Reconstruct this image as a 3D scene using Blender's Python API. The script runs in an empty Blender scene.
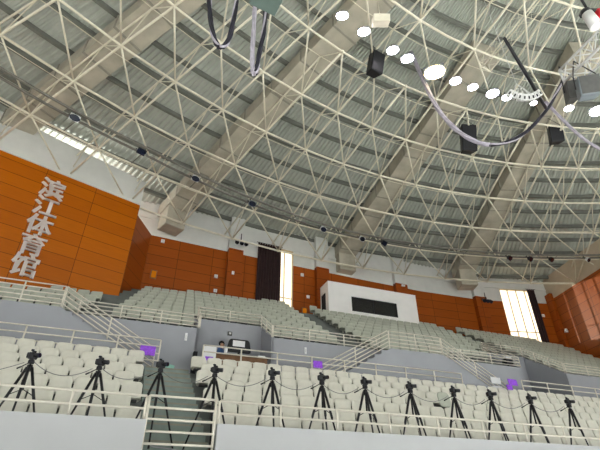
import bpy, bmesh, math, random
from mathutils import Vector as V, Matrix as M
random.seed(7)
sc = bpy.context.scene
COL = sc.collection
R = math.radians
# ---------------------------------------------------------------- camera, world, sun, exposure
cam_data = bpy.data.cameras.new('camera'); cam = bpy.data.objects.new('camera', cam_data); COL.objects.link(cam)
cam_data.sensor_width = 36; cam_data.lens = 27; cam_data.clip_start = .1; cam_data.clip_end = 300
cam.location = (0, 0, 1.6); cam.rotation_euler = (R(90 + 32.6), 0, 0)
sc.camera = cam
w = bpy.data.worlds.new('world'); sc.world = w; w.use_nodes = True
w.node_tree.nodes['Background'].inputs[0].default_value = (.97, .99, 1, 1)
w.node_tree.nodes['Background'].inputs[1].default_value = 1.0
sun_d = bpy.data.lights.new('sun', 'SUN'); sun = bpy.data.objects.new('sun', sun_d); COL.objects.link(sun)
sun_d.energy = 14; sun_d.angle = R(1.0); sun_d.color = (1, .86, .68)
sun.location = (8, 60, 30)
sun.rotation_euler = V((3.5, -4.0, -.75)).to_track_quat('-Z', 'Y').to_euler()
sc.view_settings.view_transform = 'Standard'; sc.view_settings.look = 'None'
sc.view_settings.exposure = 0.15; sc.view_settings.gamma = 1.0; sc.view_settings.use_curve_mapping = False
def area(name, loc, target, size, energy, color=(1, .96, .9)):
    d = bpy.data.lights.new(name, 'AREA'); d.shape = 'DISK'; d.size = size; d.energy = energy; d.color = color
    o = bpy.data.objects.new(name, d); COL.objects.link(o); o.location = loc
    o.rotation_euler = (V(target) - V(loc)).to_track_quat('-Z', 'Y').to_euler()
    return o
# unseen floodlight bank added over the court for light, behind and above the viewer
for x, y in ((4, -6), (14, -2), (22, 2)):
    area('added_floodlight_bank', (x, y, 15.5), (x, y - 1, 0), 3.0, 4200, (.97, .99, 1)).data.spread = R(100)
# assumed daylight: unseen area light behind the left sign wall, added to brighten deck
area('assumed_daylight', (-13.2, 18.6, 15.6), (-4, 9, 19.5), 1.8, 450, (1, .98, .94))

# ---------------------------------------------------------------- materials
def lin(c): return tuple(((v / 255) / 12.92 if v / 255 <= .04045 else ((v / 255 + .055) / 1.055) ** 2.4) for v in c)
def mat(name, rgb, rough=.6, metal=0.0, var=.12, scale=3.0, bump=.0, spec=.4):
    m = bpy.data.materials.new(name); m.use_nodes = True; nt = m.node_tree; b = nt.nodes['Principled BSDF']
    c = lin(rgb)
    tc = nt.nodes.new('ShaderNodeTexCoord'); no = nt.nodes.new('ShaderNodeTexNoise')
    no.inputs['Scale'].default_value = scale; no.inputs['Detail'].default_value = 5
    nt.links.new(tc.outputs['Object'], no.inputs['Vector'])
    r = nt.nodes.new('ShaderNodeValToRGB')
    r.color_ramp.elements[0].position = .3; r.color_ramp.elements[1].position = .7
    r.color_ramp.elements[0].color = tuple(v * (1 - var) for v in c) + (1,)
    r.color_ramp.elements[1].color = tuple(min(1, v * (1 + var)) for v in c) + (1,)
    nt.links.new(no.outputs['Fac'], r.inputs['Fac']); nt.links.new(r.outputs['Color'], b.inputs['Base Color'])
    b.inputs['Roughness'].default_value = rough; b.inputs['Metallic'].default_value = metal
    b.inputs['Specular IOR Level'].default_value = spec
    if bump:
        bp = nt.nodes.new('ShaderNodeBump'); bp.inputs['Strength'].default_value = bump; bp.inputs['Distance'].default_value = .02
        nt.links.new(no.outputs['Fac'], bp.inputs['Height']); nt.links.new(bp.outputs['Normal'], b.inputs['Normal'])
    return m
def panel_mat(name, rgb, bw, bh, rough=.35, joint=.28, mort=.014, rgb2=None):
    """veneer panels laid out on the UV map, which is in metres"""
    m = bpy.data.materials.new(name); m.use_nodes = True; nt = m.node_tree; b = nt.nodes['Principled BSDF']
    c = lin(rgb); c2 = lin(rgb2) if rgb2 else tuple(v * .8 for v in c)
    uv = nt.nodes.new('ShaderNodeUVMap'); br = nt.nodes.new('ShaderNodeTexBrick')
    br.offset = 0; br.squash = 1
    br.inputs['Scale'].default_value = 1; br.inputs['Mortar Size'].default_value = mort
    br.inputs['Mortar Smooth'].default_value = .1; br.inputs['Bias'].default_value = 0
    br.inputs['Brick Width'].default_value = bw; br.inputs['Row Height'].default_value = bh
    br.inputs['Color1'].default_value = c + (1,); br.inputs['Color2'].default_value = c2 + (1,)
    br.inputs['Mortar'].default_value = tuple(v * joint for v in c) + (1,)
    nt.links.new(uv.outputs['UV'], br.inputs['Vector'])
    mp = nt.nodes.new('ShaderNodeMapping'); mp.inputs['Scale'].default_value = (1.0, 16, 1)
    no = nt.nodes.new('ShaderNodeTexNoise'); no.inputs['Scale'].default_value = 1.2; no.inputs['Detail'].default_value = 6
    nt.links.new(uv.outputs['UV'], mp.inputs['Vector']); nt.links.new(mp.outputs['Vector'], no.inputs['Vector'])
    mr = nt.nodes.new('ShaderNodeMapRange'); mr.inputs['To Min'].default_value = .82; mr.inputs['To Max'].default_value = 1.15
    nt.links.new(no.outputs['Fac'], mr.inputs['Value'])
    mx = nt.nodes.new('ShaderNodeMix'); mx.data_type = 'RGBA'; mx.blend_type = 'MULTIPLY'; mx.inputs['Factor'].default_value = 1
    nt.links.new(br.outputs['Color'], mx.inputs['A']); nt.links.new(mr.outputs['Result'], mx.inputs['B'])
    nt.links.new(mx.outputs['Result'], b.inputs['Base Color'])
    b.inputs['Roughness'].default_value = rough; b.inputs['Specular IOR Level'].default_value = .25
    return m
def emit_mat(name, rgb, strength):
    m = bpy.data.materials.new(name); m.use_nodes = True; nt = m.node_tree
    for n in list(nt.nodes): nt.nodes.remove(n)
    o = nt.nodes.new('ShaderNodeOutputMaterial'); e = nt.nodes.new('ShaderNodeEmission')
    no = nt.nodes.new('ShaderNodeTexNoise'); no.inputs['Scale'].default_value = 6
    mr = nt.nodes.new('ShaderNodeMapRange'); mr.inputs['To Min'].default_value = strength * .9; mr.inputs['To Max'].default_value = strength * 1.1
    nt.links.new(no.outputs['Fac'], mr.inputs['Value']); nt.links.new(mr.outputs['Result'], e.inputs['Strength'])
    e.inputs['Color'].default_value = lin(rgb) + (1,)
    nt.links.new(e.outputs[0], o.inputs[0]); return m
def pane_mat(name, rgb, strength, clear):
    m = emit_mat(name, rgb, strength); nt = m.node_tree
    o = [n for n in nt.nodes if n.type == 'OUTPUT_MATERIAL'][0]; e = [n for n in nt.nodes if n.type == 'EMISSION'][0]
    t = nt.nodes.new('ShaderNodeBsdfTransparent'); mx = nt.nodes.new('ShaderNodeMixShader'); mx.inputs[0].default_value = clear
    nt.links.new(e.outputs[0], mx.inputs[1]); nt.links.new(t.outputs[0], mx.inputs[2]); nt.links.new(mx.outputs[0], o.inputs[0])
    return m
Mt = dict(
    deck=mat('deck_sheet', (180, 184, 174), .6, .0, .08, 2), purlin=mat('purlin_steel', (112, 114, 106), .6, 0, .1, 3),
    truss=mat('truss_paint', (226, 220, 200), .5, 0, .06, 4), pipe=mat('catwalk_steel', (118, 116, 108), .5, .2, .12, 5),
    duct=mat('duct_insulation', (180, 174, 157), .65, 0, .14, 1.6, .3), flange=mat('duct_flange', (150, 146, 134), .6, 0, .1, 4),
    white=mat('white_plaster', (218, 218, 213), .75, 0, .04, 2), beige=mat('beige_plaster', (196, 180, 158), .75, 0, .05, 2),
    orange=panel_mat('orange_veneer', (187, 99, 0), 2.25, .62, rgb2=(174, 89, 0)),
    brown=panel_mat('dimmed_veneer', (162, 80, 20), 2.0, .6, rgb2=(150, 73, 17)),  # veneer darkened in colour for the weaker light on back and right walls
    redwood=panel_mat('red_veneer', (156, 76, 22), 4.0, .75, rgb2=(148, 70, 20)),
    parapet=mat('parapet_paint', (184, 185, 188), .6, 0, .03, 1.5), grey=mat('grey_paint', (158, 160, 167), .7, 0, .04, 1.5),
    terrace=mat('terrace_concrete', (112, 116, 112), .8, 0, .15, 3, .2), step=mat('stair_paint', (140, 152, 146), .7, 0, .12, 4),
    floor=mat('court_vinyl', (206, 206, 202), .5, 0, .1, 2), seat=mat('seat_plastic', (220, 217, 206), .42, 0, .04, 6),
    upseat=mat('seat_plastic_dimmed', (180, 183, 170), .45, 0, .05, 6),  # seat plastic with the upper stand's weaker light put into its colour
    steel=mat('brushed_steel', (230, 224, 212), .35, .25, .06, 8), bracket=mat('seat_bracket', (90, 90, 88), .5, .3, .1, 8),
    black=mat('black_plastic', (26, 27, 31), .45, 0, .2, 9), blackm=mat('black_metal', (34, 34, 38), .4, .3, .2, 9),
    lens=mat('lens_glass', (20, 28, 52), .08, 0, .2, 9, spec=.9), cable=mat('cable_rubber', (120, 120, 120), .6, 0, .15, 9),
    bcable=mat('cable_black', (36, 35, 48), .6, 0, .4, 7), lcable=mat('cable_pale', (176, 170, 182), .6, 0, .15, 6),
    curtain=mat('curtain_cloth', (52, 34, 34), .9, 0, .2, 4), purple=mat('purple_card', (150, 78, 222), .5, 0, .25, 14),
    paper=mat('paper', (236, 236, 238), .7, 0, .02, 8), desk=mat('desk_wood', (128, 92, 62), .5, 0, .15, 5),
    skin=mat('skin', (206, 160, 132), .6, 0, .05, 8), shirt=mat('blue_shirt', (74, 112, 170), .8, 0, .12, 9),
    hair=mat('hair', (22, 19, 20), .7, 0, .2, 30), trouser=mat('trouser', (48, 50, 60), .8, 0, .1, 9),
    glass=mat('dark_glass', (24, 24, 28), .1, 0, .3, 2, spec=.7), booth=mat('booth_paint', (244, 242, 240), .7, 0, .03, 2),
    dark=mat('dark_interior', (30, 30, 36), .8, 0, .2, 3), teal=mat('teal_paint', (98, 114, 108), .5, .1, .1, 5),
    speaker=mat('speaker_grey', (120, 128, 134), .6, 0, .1, 5), letter=mat('letter_acrylic', (252, 240, 234), .5, 0, .03, 5),
    red=mat('red_plastic', (196, 30, 44), .4, 0, .1, 6), mint=mat('mint_tape', (150, 205, 190), .6, 0, .1, 6),
    frame=mat('window_bar', (196, 176, 140), .6, 0, .06, 6), array=mat('array_white', (214, 214, 212), .5, 0, .05, 6),
    pane=pane_mat('lit_blind', (255, 236, 200), 2.2, .42), lamp=emit_mat('lamp_face', (255, 246, 255), 26),
    warmlamp=emit_mat('warm_lamp_face', (255, 226, 170), 26), amber=emit_mat('amber_lamp', (255, 150, 30), .35),
)
# ---------------------------------------------------------------- builders
MW = {}
class G:
    def __init__(s): s.bm = bmesh.new(); s.uv = s.bm.loops.layers.uv.new('UVMap')
    def face(s, pts, uvs=None):
        vs = [s.bm.verts.new(p) for p in pts]; f = s.bm.faces.new(vs)
        if uvs:
            for l, q in zip(f.loops, uvs): l[s.uv].uv = q
        return f
    def hexa(s, c, uvd=None):
        """8 corners: bottom ring 0..3, top ring 4..7"""
        vs = [s.bm.verts.new(p) for p in c]
        for idx in ((3, 2, 1, 0), (4, 5, 6, 7), (0, 1, 5, 4), (1, 2, 6, 5), (2, 3, 7, 6), (3, 0, 4, 7)):
            f = s.bm.faces.new([vs[i] for i in idx])
            if uvd:
                for l in f.loops: l[s.uv].uv = uvd(l.vert.co)
        return s
    def box(s, c, d, rot=None):
        c = V(c); x, y, z = d[0] / 2, d[1] / 2, d[2] / 2
        pts = [V(p) for p in ((-x, -y, -z), (x, -y, -z), (x, y, -z), (-x, y, -z), (-x, -y, z), (x, -y, z), (x, y, z), (-x, y, z))]
        if rot is not None: pts = [rot @ p for p in pts]
        return s.hexa([c + p for p in pts])
    def prism(s, pts, off):
        a = [s.bm.verts.new(p) for p in pts]; b = [s.bm.verts.new(V(p) + V(off)) for p in pts]; n = len(a)
        s.bm.faces.new(a); s.bm.faces.new(b[::-1])
        for i in range(n): s.bm.faces.new((a[i], b[i], b[(i + 1) % n], a[(i + 1) % n]))
        return s
    def tube(s, pts, r, seg=6, cap=True):
        pts = [V(p) for p in pts]; rs = r if isinstance(r, (list, tuple)) else [r] * len(pts)
        t = (pts[1] - pts[0]).normalized(); up = V((0, 0, 1)) if abs(t.z) < .95 else V((1, 0, 0))
        a = t.cross(up).normalized(); rings = []
        for i, p in enumerate(pts):
            if i == 0: t = pts[1] - pts[0]
            elif i == len(pts) - 1: t = pts[-1] - pts[-2]
            else: t = (pts[i + 1] - pts[i]).normalized() + (pts[i] - pts[i - 1]).normalized()
            t = t.normalized() if t.length > 1e-9 else V((0, 0, 1))
            a = (a - t * a.dot(t))
            a = a.normalized() if a.length > 1e-6 else t.orthogonal().normalized()
            b = t.cross(a)
            rings.append([s.bm.verts.new(p + (a * math.cos(2 * math.pi * k / seg) + b * math.sin(2 * math.pi * k / seg)) * rs[i]) for k in range(seg)])
        for i in range(len(rings) - 1):
            for k in range(seg):
                f = s.bm.faces.new((rings[i][k], rings[i][(k + 1) % seg], rings[i + 1][(k + 1) % seg], rings[i + 1][k])); f.smooth = True
        if cap: s.bm.faces.new(rings[0][::-1]); s.bm.faces.new(rings[-1])
        return s
    def ball(s, c, r, sc3=(1, 1, 1), u=10, v=7):
        mtx = M.Translation(c) @ M.Diagonal((r * sc3[0], r * sc3[1], r * sc3[2], 1))
        q = bmesh.ops.create_uvsphere(s.bm, u_segments=u, v_segments=v, radius=1, matrix=mtx)
        for vv in q['verts']:
            for f in vv.link_faces: f.smooth = True
        return s
    def slab(s, w, h, t, rad, fn, n=4):
        """rounded rectangle w x h, thickness t, mapped through fn(x, y, depth) with a softened rim"""
        out = []
        for cx, cy, a0 in ((w / 2 - rad, h / 2 - rad, 0), (-w / 2 + rad, h / 2 - rad, 90), (-w / 2 + rad, -h / 2 + rad, 180), (w / 2 - rad, -h / 2 + rad, 270)):
            for k in range(n + 1):
                a = R(a0 + 90 * k / n); out.append((cx + rad * math.cos(a), cy + rad * math.sin(a)))
        N = len(out); loops = []
        for k, d in ((.55, 0), (.94, 0), (1, .3), (1, .7), (.94, 1), (.55, 1)):
            loops.append([s.bm.verts.new(fn(x * k, y * k, d * t)) for x, y in out])
        for i in range(5):
            for k in range(N):
                f = s.bm.faces.new((loops[i][k], loops[i][(k + 1) % N], loops[i + 1][(k + 1) % N], loops[i + 1][k])); f.smooth = True
        s.bm.faces.new(loops[0][::-1]); s.bm.faces.new(loops[5]); return s
    def build(s, name, m, parent=None, origin=None, bevel=0):
        bmesh.ops.recalc_face_normals(s.bm, faces=s.bm.faces)
        if parent is not None: mw = MW[parent]
        elif origin is not None: mw = M.Translation(origin)
        else: mw = M.Identity(4)
        s.bm.transform(mw.inverted())
        me = bpy.data.meshes.new(name); s.bm.to_mesh(me); s.bm.free()
        me.materials.append(m); o = bpy.data.objects.new(name, me); COL.objects.link(o)
        if parent is not None: o.parent = parent
        else: o.matrix_world = mw
        MW[o] = mw
        if bevel:
            b = o.modifiers.new('bevel', 'BEVEL'); b.width = bevel; b.segments = 2; b.limit_method = 'ANGLE'
        return o
def tag(o, label, cat, group=None, kind=None):
    o['label'] = label; o['category'] = cat
    if group: o['group'] = group
    if kind: o['kind'] = kind
    return o
def thing(name, label, cat, loc=(0, 0, 0), rz=0, group=None, rot=None):
    o = bpy.data.objects.new(name, None); COL.objects.link(o); o.empty_display_size = .1
    mw = M.Translation(loc) @ (rot.to_4x4() if rot is not None else M.Rotation(rz, 4, 'Z'))
    o.matrix_world = mw; MW[o] = mw
    return tag(o, label, cat, group)
def struct(o): o['kind'] = 'structure'; return o
def copy_tree(o, mw, label, parent=None):
    c = o.copy(); COL.objects.link(c)
    if parent is None:
        c.matrix_world = mw; c['label'] = label; MW[c] = mw
    else: c.parent = parent
    for ch in KIDS.get(o, []): copy_tree(ch, None, None, c)
    return c
KIDS = {}
def index_kids(o):
    KIDS[o] = [c for c in bpy.data.objects if c.parent == o]
    for c in KIDS[o]: index_kids(c)
ORD = ['first', 'second', 'third', 'fourth', 'fifth', 'sixth', 'seventh', 'eighth', 'ninth', 'tenth', 'eleventh', 'twelfth', 'thirteenth',
       'fourteenth', 'fifteenth', 'sixteenth', 'seventeenth', 'eighteenth', 'nineteenth', 'twentieth', 'twenty-first', 'twenty-second',
       'twenty-third', 'twenty-fourth', 'twenty-fifth', 'twenty-sixth', 'twenty-seventh', 'twenty-eighth', 'twenty-ninth', 'thirtieth',
       'thirty-first', 'thirty-second', 'thirty-third', 'thirty-fourth', 'thirty-fifth', 'thirty-sixth', 'thirty-seventh', 'thirty-eighth',
       'thirty-ninth', 'fortieth', 'forty-first', 'forty-second', 'forty-third', 'forty-fourth', 'forty-fifth', 'forty-sixth']
# stand frame: u runs along the stand, n away from the court
A = R(20.8); ca, sa = math.cos(A), math.sin(A)
def S(u, n, z): return V((ca * u - sa * n, sa * u + ca * n, z))
RA = M.Rotation(A, 3, 'Z')
def sbox(g, u0, u1, n0, n1, z0, z1):
    g.hexa([S(u0, n0, z0), S(u1, n0, z0), S(u1, n1, z0), S(u0, n1, z0), S(u0, n0, z1), S(u1, n0, z1), S(u1, n1, z1), S(u0, n1, z1)])
    return g
# what the camera frame can hold, used only to decide how far the repeats run
TH = R(32.6)
def seen(p, mx=25, my=30):
    d = p.y * math.cos(TH) + (p.z - 1.6) * math.sin(TH)
    if d < .5: return None
    x = 300 + 450 * p.x / d; y = 225 - 450 * (-p.y * math.sin(TH) + (p.z - 1.6) * math.cos(TH)) / d
    return d if -mx < x < 600 + mx and -my < y < 450 + my else None
# ---------------------------------------------------------------- the dome: rings of a radius r about its centre
CX, CY = 12.5, -.5
def gfac(a): return 1 + .085 * ((max(70, min(165, a)) - 113) / 40) ** 2 if 60 < a < 175 else 1.06
def zlow(r): return 14.6 + 4 * (1 - (r / 31) ** 2)
def D(r, a, dz=0):
    q = r * gfac(a); return V((CX + q * math.cos(R(a)), CY + q * math.sin(R(a)), zlow(r) + dz))
DECK = 2.3
g = G()
ribs = 215; a0, a1 = 52, 174
angs = []
for k in range(ribs):
    b = a0 + (a1 - a0) * k / ribs; st = (a1 - a0) / ribs
    angs += [(b, 0), (b + .3 * st, 0), (b + .42 * st, .07), (b + .88 * st, .07)]
angs.append((a1, 0))
rads = [0.5, 4, 8, 11, 14, 17, 20, 22.5, 25, 27, 29, 31, 33.5]
rows = [[g.bm.verts.new(D(r, a, DECK + h)) for a, h in angs] for r in rads]
for i in range(len(rads) - 1):
    for k in range(len(angs) - 1):
        g.bm.faces.new((rows[i][k], rows[i][k + 1], rows[i + 1][k + 1], rows[i + 1][k]))
pl = [[g.bm.verts.new((CX + r * 1.06 * math.cos(R(a)), CY + r * 1.06 * math.sin(R(a)), zlow(r) + DECK)) for a in [a1 + (360 + a0 - a1) * j / 48 for j in range(49)]] for r in rads]
for i in range(len(rads) - 1):
    for k in range(48): g.bm.faces.new((pl[i][k], pl[i][k + 1], pl[i + 1][k + 1], pl[i + 1][k]))
ceiling = struct(g.build('ceiling', Mt['deck']))
for k in range(18):
    r = 8.5 + 1.3 * k; g = G(); pr_ = []
    aa = [52 + 2 * j for j in range(62)]
    for j in range(len(aa) - 1):
        p, q = aa[j], aa[j + 1]
        g.hexa([D(r - .06, p, DECK - .24), D(r + .06, p, DECK - .24), D(r + .06, q, DECK - .24), D(r - .06, q, DECK - .24),
                D(r - .06, p, DECK - .02), D(r + .06, p, DECK - .02), D(r + .06, q, DECK - .02), D(r - .06, q, DECK - .02)])
    g.build('purlin', Mt['purlin'], ceiling)
# ---------------------------------------------------------------- floor, stands
g = G(); n = 72
g.prism([(CX + 36 * math.cos(2 * math.pi * k / n), CY + 36 * math.sin(2 * math.pi * k / n), 0) for k in range(n)], (0, 0, -.3))
struct(g.build('floor', Mt['floor']))
ROW_D, LOW_R, UP_R = .75, .40, .465
def lowz(i): return 2.55 + LOW_R * i
def upz(j): return 7.05 + UP_R * j
AISLE = (.5, 1.78)
g = G()
for u0, u1 in ((-9, AISLE[0]), (AISLE[1], 24)):
    for i in range(7):
        sbox(g, u0, u1, 9.2 + ROW_D * i + (.1 if i else 0), 9.3 + ROW_D * (i + 1), 1.2, lowz(i))
struct(g.build('floor_lower_stand', Mt['terrace']))
g = G(); ns = 13
for k in range(ns + 1):
    sbox(g, AISLE[0], AISLE[1], 9.2 if k == 0 else 9.75 + (14.55 - 9.75) * (k - 1) / ns, 14.55, 1.2, 2.55 + (5.25 - 2.55) * k / ns - .001)
steps = struct(g.build('floor_aisle_steps', Mt['step']))
for k in range(1, ns + 1):
    nz = 2.55 + (5.25 - 2.55) * k / ns; n0 = 9.75 + (14.55 - 9.75) * (k - 1) / ns
    g = G(); sbox(g, AISLE[0] + .02, AISLE[1] - .02, n0 - .012, n0 + .05, nz - .03, nz + .004); g.build('nosing', Mt['flange'], steps)
g = G(); sbox(g, -9, 24, 14.55, 18.6, 1.2, 5.25); struct(g.build('floor_walkway', Mt['terrace']))
g = G(); sbox(g, -9, AISLE[0], 9.0, 9.14, 0, 3.0); sbox(g, AISLE[1], 24, 9.0, 9.14, 0, 3.0); sbox(g, AISLE[0], AISLE[1], 9.0, 9.14, 0, 2.5)
struct(g.build('wall_front', Mt['parapet']))
REC = ((2.2, 4.95, 2), (17.0, 19.7, 3))                      # recesses cut into the upper stand: u0, u1, rows removed
spans = [(-9, 2.2, 0), (2.2, 4.95, 2), (4.95, 17.0, 0), (17.0, 19.7, 3), (19.7, 34, 0)]
g = G()
for u0, u1, j0 in spans:
    for j in range(j0, 10): sbox(g, u0, u1, 16.0 + ROW_D * j + (.12 if j == j0 else 0), 26.0 if j == 9 else 16 + ROW_D * (j + 1), 5.0, upz(j))
struct(g.build('floor_upper_stand', Mt['terrace']))
g = G()
for u0, u1, j0 in spans:
    nn = 16.0 + ROW_D * j0
    sbox(g, u0, u1, nn, nn + .12, 5.25, upz(j0) + .17)
for ue, j0, sgn in ((2.2, 2, -1), (4.95, 2, 1), (17.0, 3, -1), (19.7, 3, 1)):   # raking cheeks of the recesses
    ue -= sgn * .02; uo = ue + sgn * .12
    pts = [S(ue, 16.0, 5.25), S(ue, 16 + ROW_D * j0 + .12, 5.25), S(ue, 16 + ROW_D * j0 + .12, upz(j0) + .17), S(ue, 16.0, 7.22)]
    g.prism(pts, S(uo, 0, 0) - S(ue, 0, 0))
struct(g.build('wall_middle', Mt['grey']))
# landings with raking stair walls in front of the middle wall
def landing(u0, u1, left, right):
    g = G()
    sbox(g, u0, u1, 15.1, 16.0, 5.25, 7.05)
    prof = [(u1 if right else u1, 7.05)]
    for sgn, ue, on in ((1, u1, right), (-1, u0, left)):
        if not on: continue
        ul = ue + sgn * 3.25
        g.prism([S(ue, 15.1, 5.25), S(ul, 15.1, 5.25), S(ue, 15.1, 7.05)], S(0, .12, 0) - S(0, 0, 0))
        for k in range(9):
            sbox(g, *sorted((ue, ue + sgn * (3.0 - .33 * k))), 15.22, 16.0, 5.25 + .2 * k, 5.45 + .2 * k - .06)
    return struct(g.build('wall_landing', Mt['grey']))
landing(-9, -2.3, False, True); landing(9.55, 12.0, True, True)
# ---------------------------------------------------------------- back wall: plan curve through these points
WP = [V(p) for p in ((-16, 18.4), (-9.3, 21.65), (-4.3, 24.0), (0, 26.0), (4.5, 28.0), (8.6, 29.75), (13.5, 31.35), (19, 32.1))]
WL = [0.0]
for p, q in zip(WP, WP[1:]): WL.append(WL[-1] + (q - p).length)
def wall(s, off=0.0, z=0.0):
    i = max(k for k in range(len(WP) - 1) if WL[k] <= s + 1e-6 or k == 0)
    d = (WP[i + 1] - WP[i]).normalized(); p = WP[i] + d * (s - WL[i]); nrm = V((d.y, -d.x))
    q = p + nrm * off; return V((q.x, q.y, z))
def wdir(s): d = wall(s + .05) - wall(s - .05); return math.atan2(d.y, d.x)
def wband(g, s0, s1, z0, z1, o0, o1):
    br = [s0] + [l for l in WL if s0 + .01 < l < s1 - .01] + [s1]
    for a, b in zip(br, br[1:]):
        c = [wall(a, o0, z0), wall(b, o0, z0), wall(b, o1, z0), wall(a, o1, z0), wall(a, o0, z1), wall(b, o0, z1), wall(b, o1, z1), wall(a, o1, z1)]
        mid = wall(a); dd = (wall(b) - wall(a)).normalized()
        g.hexa(c, lambda co: (a + (V((co.x, co.y, 0)) - mid).dot(dd), co.z))
WIN = ((14.85, 17.25), (33.95, 36.75)); WZ = (11.6, 16.05)
SE = WL[-1]
g = G(); h = G()
for s0, s1 in ((2, WIN[0][0]), (WIN[0][1], WIN[1][0]), (WIN[1][1], SE)):
    wband(g, s0, s1, 9.5, 15.0, 0, -.3); wband(h, s0, s1, 15.0, 17.6, 0, -.3); wband(h, s0, s1, 16.05, 16.15, .06, -.02)
for s0, s1 in WIN:
    wband(g, s0, s1, 9.5, WZ[0], 0, -.3); wband(h, s0, s1, WZ[1], 17.6, 0, -.3)
back = struct(g.build('wall_back', Mt['brown'])); struct(h.build('wall_back_upper', Mt['white']))
for k, (s0, s1) in enumerate(((12.85, 13.75), (18.75, 19.65), (24.85, 25.8), (31.55, 32.55))):
    g = G(); wband(g, s0, s1, 9.5, 15.1, .35, 0); t_ = struct(g.build('trim_%d' % (k + 1), Mt['redwood']))
    g = G(); wband(g, s0, s1, 15.1, 17.4, .3, 0); g.build('upper_pilaster', Mt['white'], t_)
for k, (s0, s1) in enumerate(WIN):
    g = G(); wband(g, s0, s0 + .07, *WZ, -.05, -.2); wband(g, s1 - .07, s1, *WZ, -.05, -.2); wband(g, s0, s1, WZ[0], WZ[0] + .07, -.05, -.2); wband(g, s0, s1, WZ[1] - .07, WZ[1], -.05, -.2)
    wn = struct(g.build('window_%d' % (k + 1), Mt['frame']))
    g = G(); wband(g, s0 + .07, s1 - .07, WZ[0] + .07, WZ[1] - .07, -.15, -.16); g.build('pane', Mt['pane'], wn)
    g = G()
    for q in (1, 2, 3): c = s0 + (s1 - s0) * q / 4; wband(g, c - .03, c + .03, *WZ, -.08, -.14)
    for q in (1,): c = WZ[0] + (WZ[1] - WZ[0]) * q / 4; wband(g, s0, s1, c - .025, c + .025, -.08, -.14)
    g.build('glazing_bar', Mt['frame'], wn)
def curtain(label, s0, s1):
    t = thing('curtain', label, 'curtain', wall((s0 + s1) / 2, .12, 11.6), wdir((s0 + s1) / 2), 'dark window curtains')
    g = G(); N = max(16, int((s1 - s0) * 30)); v0 = []; v1 = []
    for k in range(N + 1):
        s = s0 + (s1 - s0) * k / N; o = .14 + .05 * math.sin(k * 1.25)
        v0.append(g.bm.verts.new(wall(s, o, 11.6))); v1.append(g.bm.verts.new(wall(s, o, 16.02)))
    for k in range(N): g.bm.faces.new((v0[k], v0[k + 1], v1[k + 1], v1[k]))
    c = g.build('cloth', Mt['curtain'], t); sd = c.modifiers.new('thick', 'SOLIDIFY'); sd.thickness = .012
    g = G(); g.tube([wall(s0 - .1, .14, 16.06), wall(s1 + .1, .14, 16.06)], .02); g.build('curtain_rod', Mt['blackm'], t)
curtain('dark brown curtain drawn over most of the left window', 14.75, 16.3)
curtain('narrow dark brown curtain bunched at right of bright window', 36.12, 36.75)
# right end wall
RD = (V((19.8, 26.7)) - V((19, 32.1))).normalized(); RN = V((RD.y, -RD.x))
def rwall(s, off, z): q = V((19, 32.1)) + RD * s + RN * off; return V((q.x, q.y, z))
def rband(g, s0, s1, z0, z1, o0, o1):
    b = rwall(0, 0, 0); d3 = V((RD.x, RD.y, 0))
    g.hexa([rwall(s0, o0, z0), rwall(s1, o0, z0), rwall(s1, o1, z0), rwall(s0, o1, z0), rwall(s0, o0, z1), rwall(s1, o0, z1), rwall(s1, o1, z1), rwall(s0, o1, z1)],
           lambda co: ((V((co.x, co.y, 0)) - V((b.x, b.y, 0))).dot(d3), co.z))
RS = 1 if RN.x < 0 else -1
g = G(); rband(g, -.3, 13, 5.0, 15.2, 0, -.3 * RS); struct(g.build('wall_right', Mt['brown']))
g = G(); rband(g, -.3, 13, 15.2, 17.0, 0, -.3 * RS); struct(g.build('wall_right_upper', Mt['beige']))
g = G(); rband(g, .02, .6, 9.5, 15.6, .25 * RS, 0); struct(g.build('trim_5', Mt['redwood']))
# left sign wall
SA = R(41); P0 = V((-8.37, 19.29)); SD = V((math.cos(SA), math.sin(SA))); SN = V((SD.y, -SD.x))
def swall(s, off, z): q = P0 - SD * s + SN * off; return V((q.x, q.y, z))
def sband(g, s0, s1, z0, z1, o0, o1):
    g.hexa([swall(s1, o0, z0), swall(s0, o0, z0), swall(s0, o1, z0), swall(s1, o1, z0), swall(s1, o0, z1), swall(s0, o0, z1), swall(s0, o1, z1), swall(s1, o1, z1)],
           lambda co: (-(V((co.x, co.y)) - P0).dot(SD) + .0, co.z))
g = G(); sband(g, 0, 14, 7.0, 15.15, 0, -.5); struct(g.build('wall_left', Mt['orange']))
g = G(); sband(g, 0, 14, 15.15, 16.65, .05, -.5)
g.hexa([swall(14, .05, 16.65), swall(0, .05, 16.65), swall(0, -.5, 16.65), swall(14, -.5, 16.65), swall(14, .05, 17.6), swall(0, .05, 16.652), swall(0, -.5, 16.652), swall(14, -.5, 17.6)])
struct(g.build('wall_left_upper', Mt['white']))
g = G(); pa = swall(0, -.5, 0); pb = wall(8.3, .05, 0)
dv = (pb - pa).normalized(); nv = V((dv.y, -dv.x, 0)) * -.2
L_ = (pb - pa).length
g.hexa([V((p.x, p.y, z)) for z in (8.0, 15.0) for p in (pa, pb, pb + nv, pa + nv)], lambda co: ((V((co.x, co.y, 0)) - pa).dot(dv), co.z))
struct(g.build('wall_left_return', Mt['redwood']))
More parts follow.
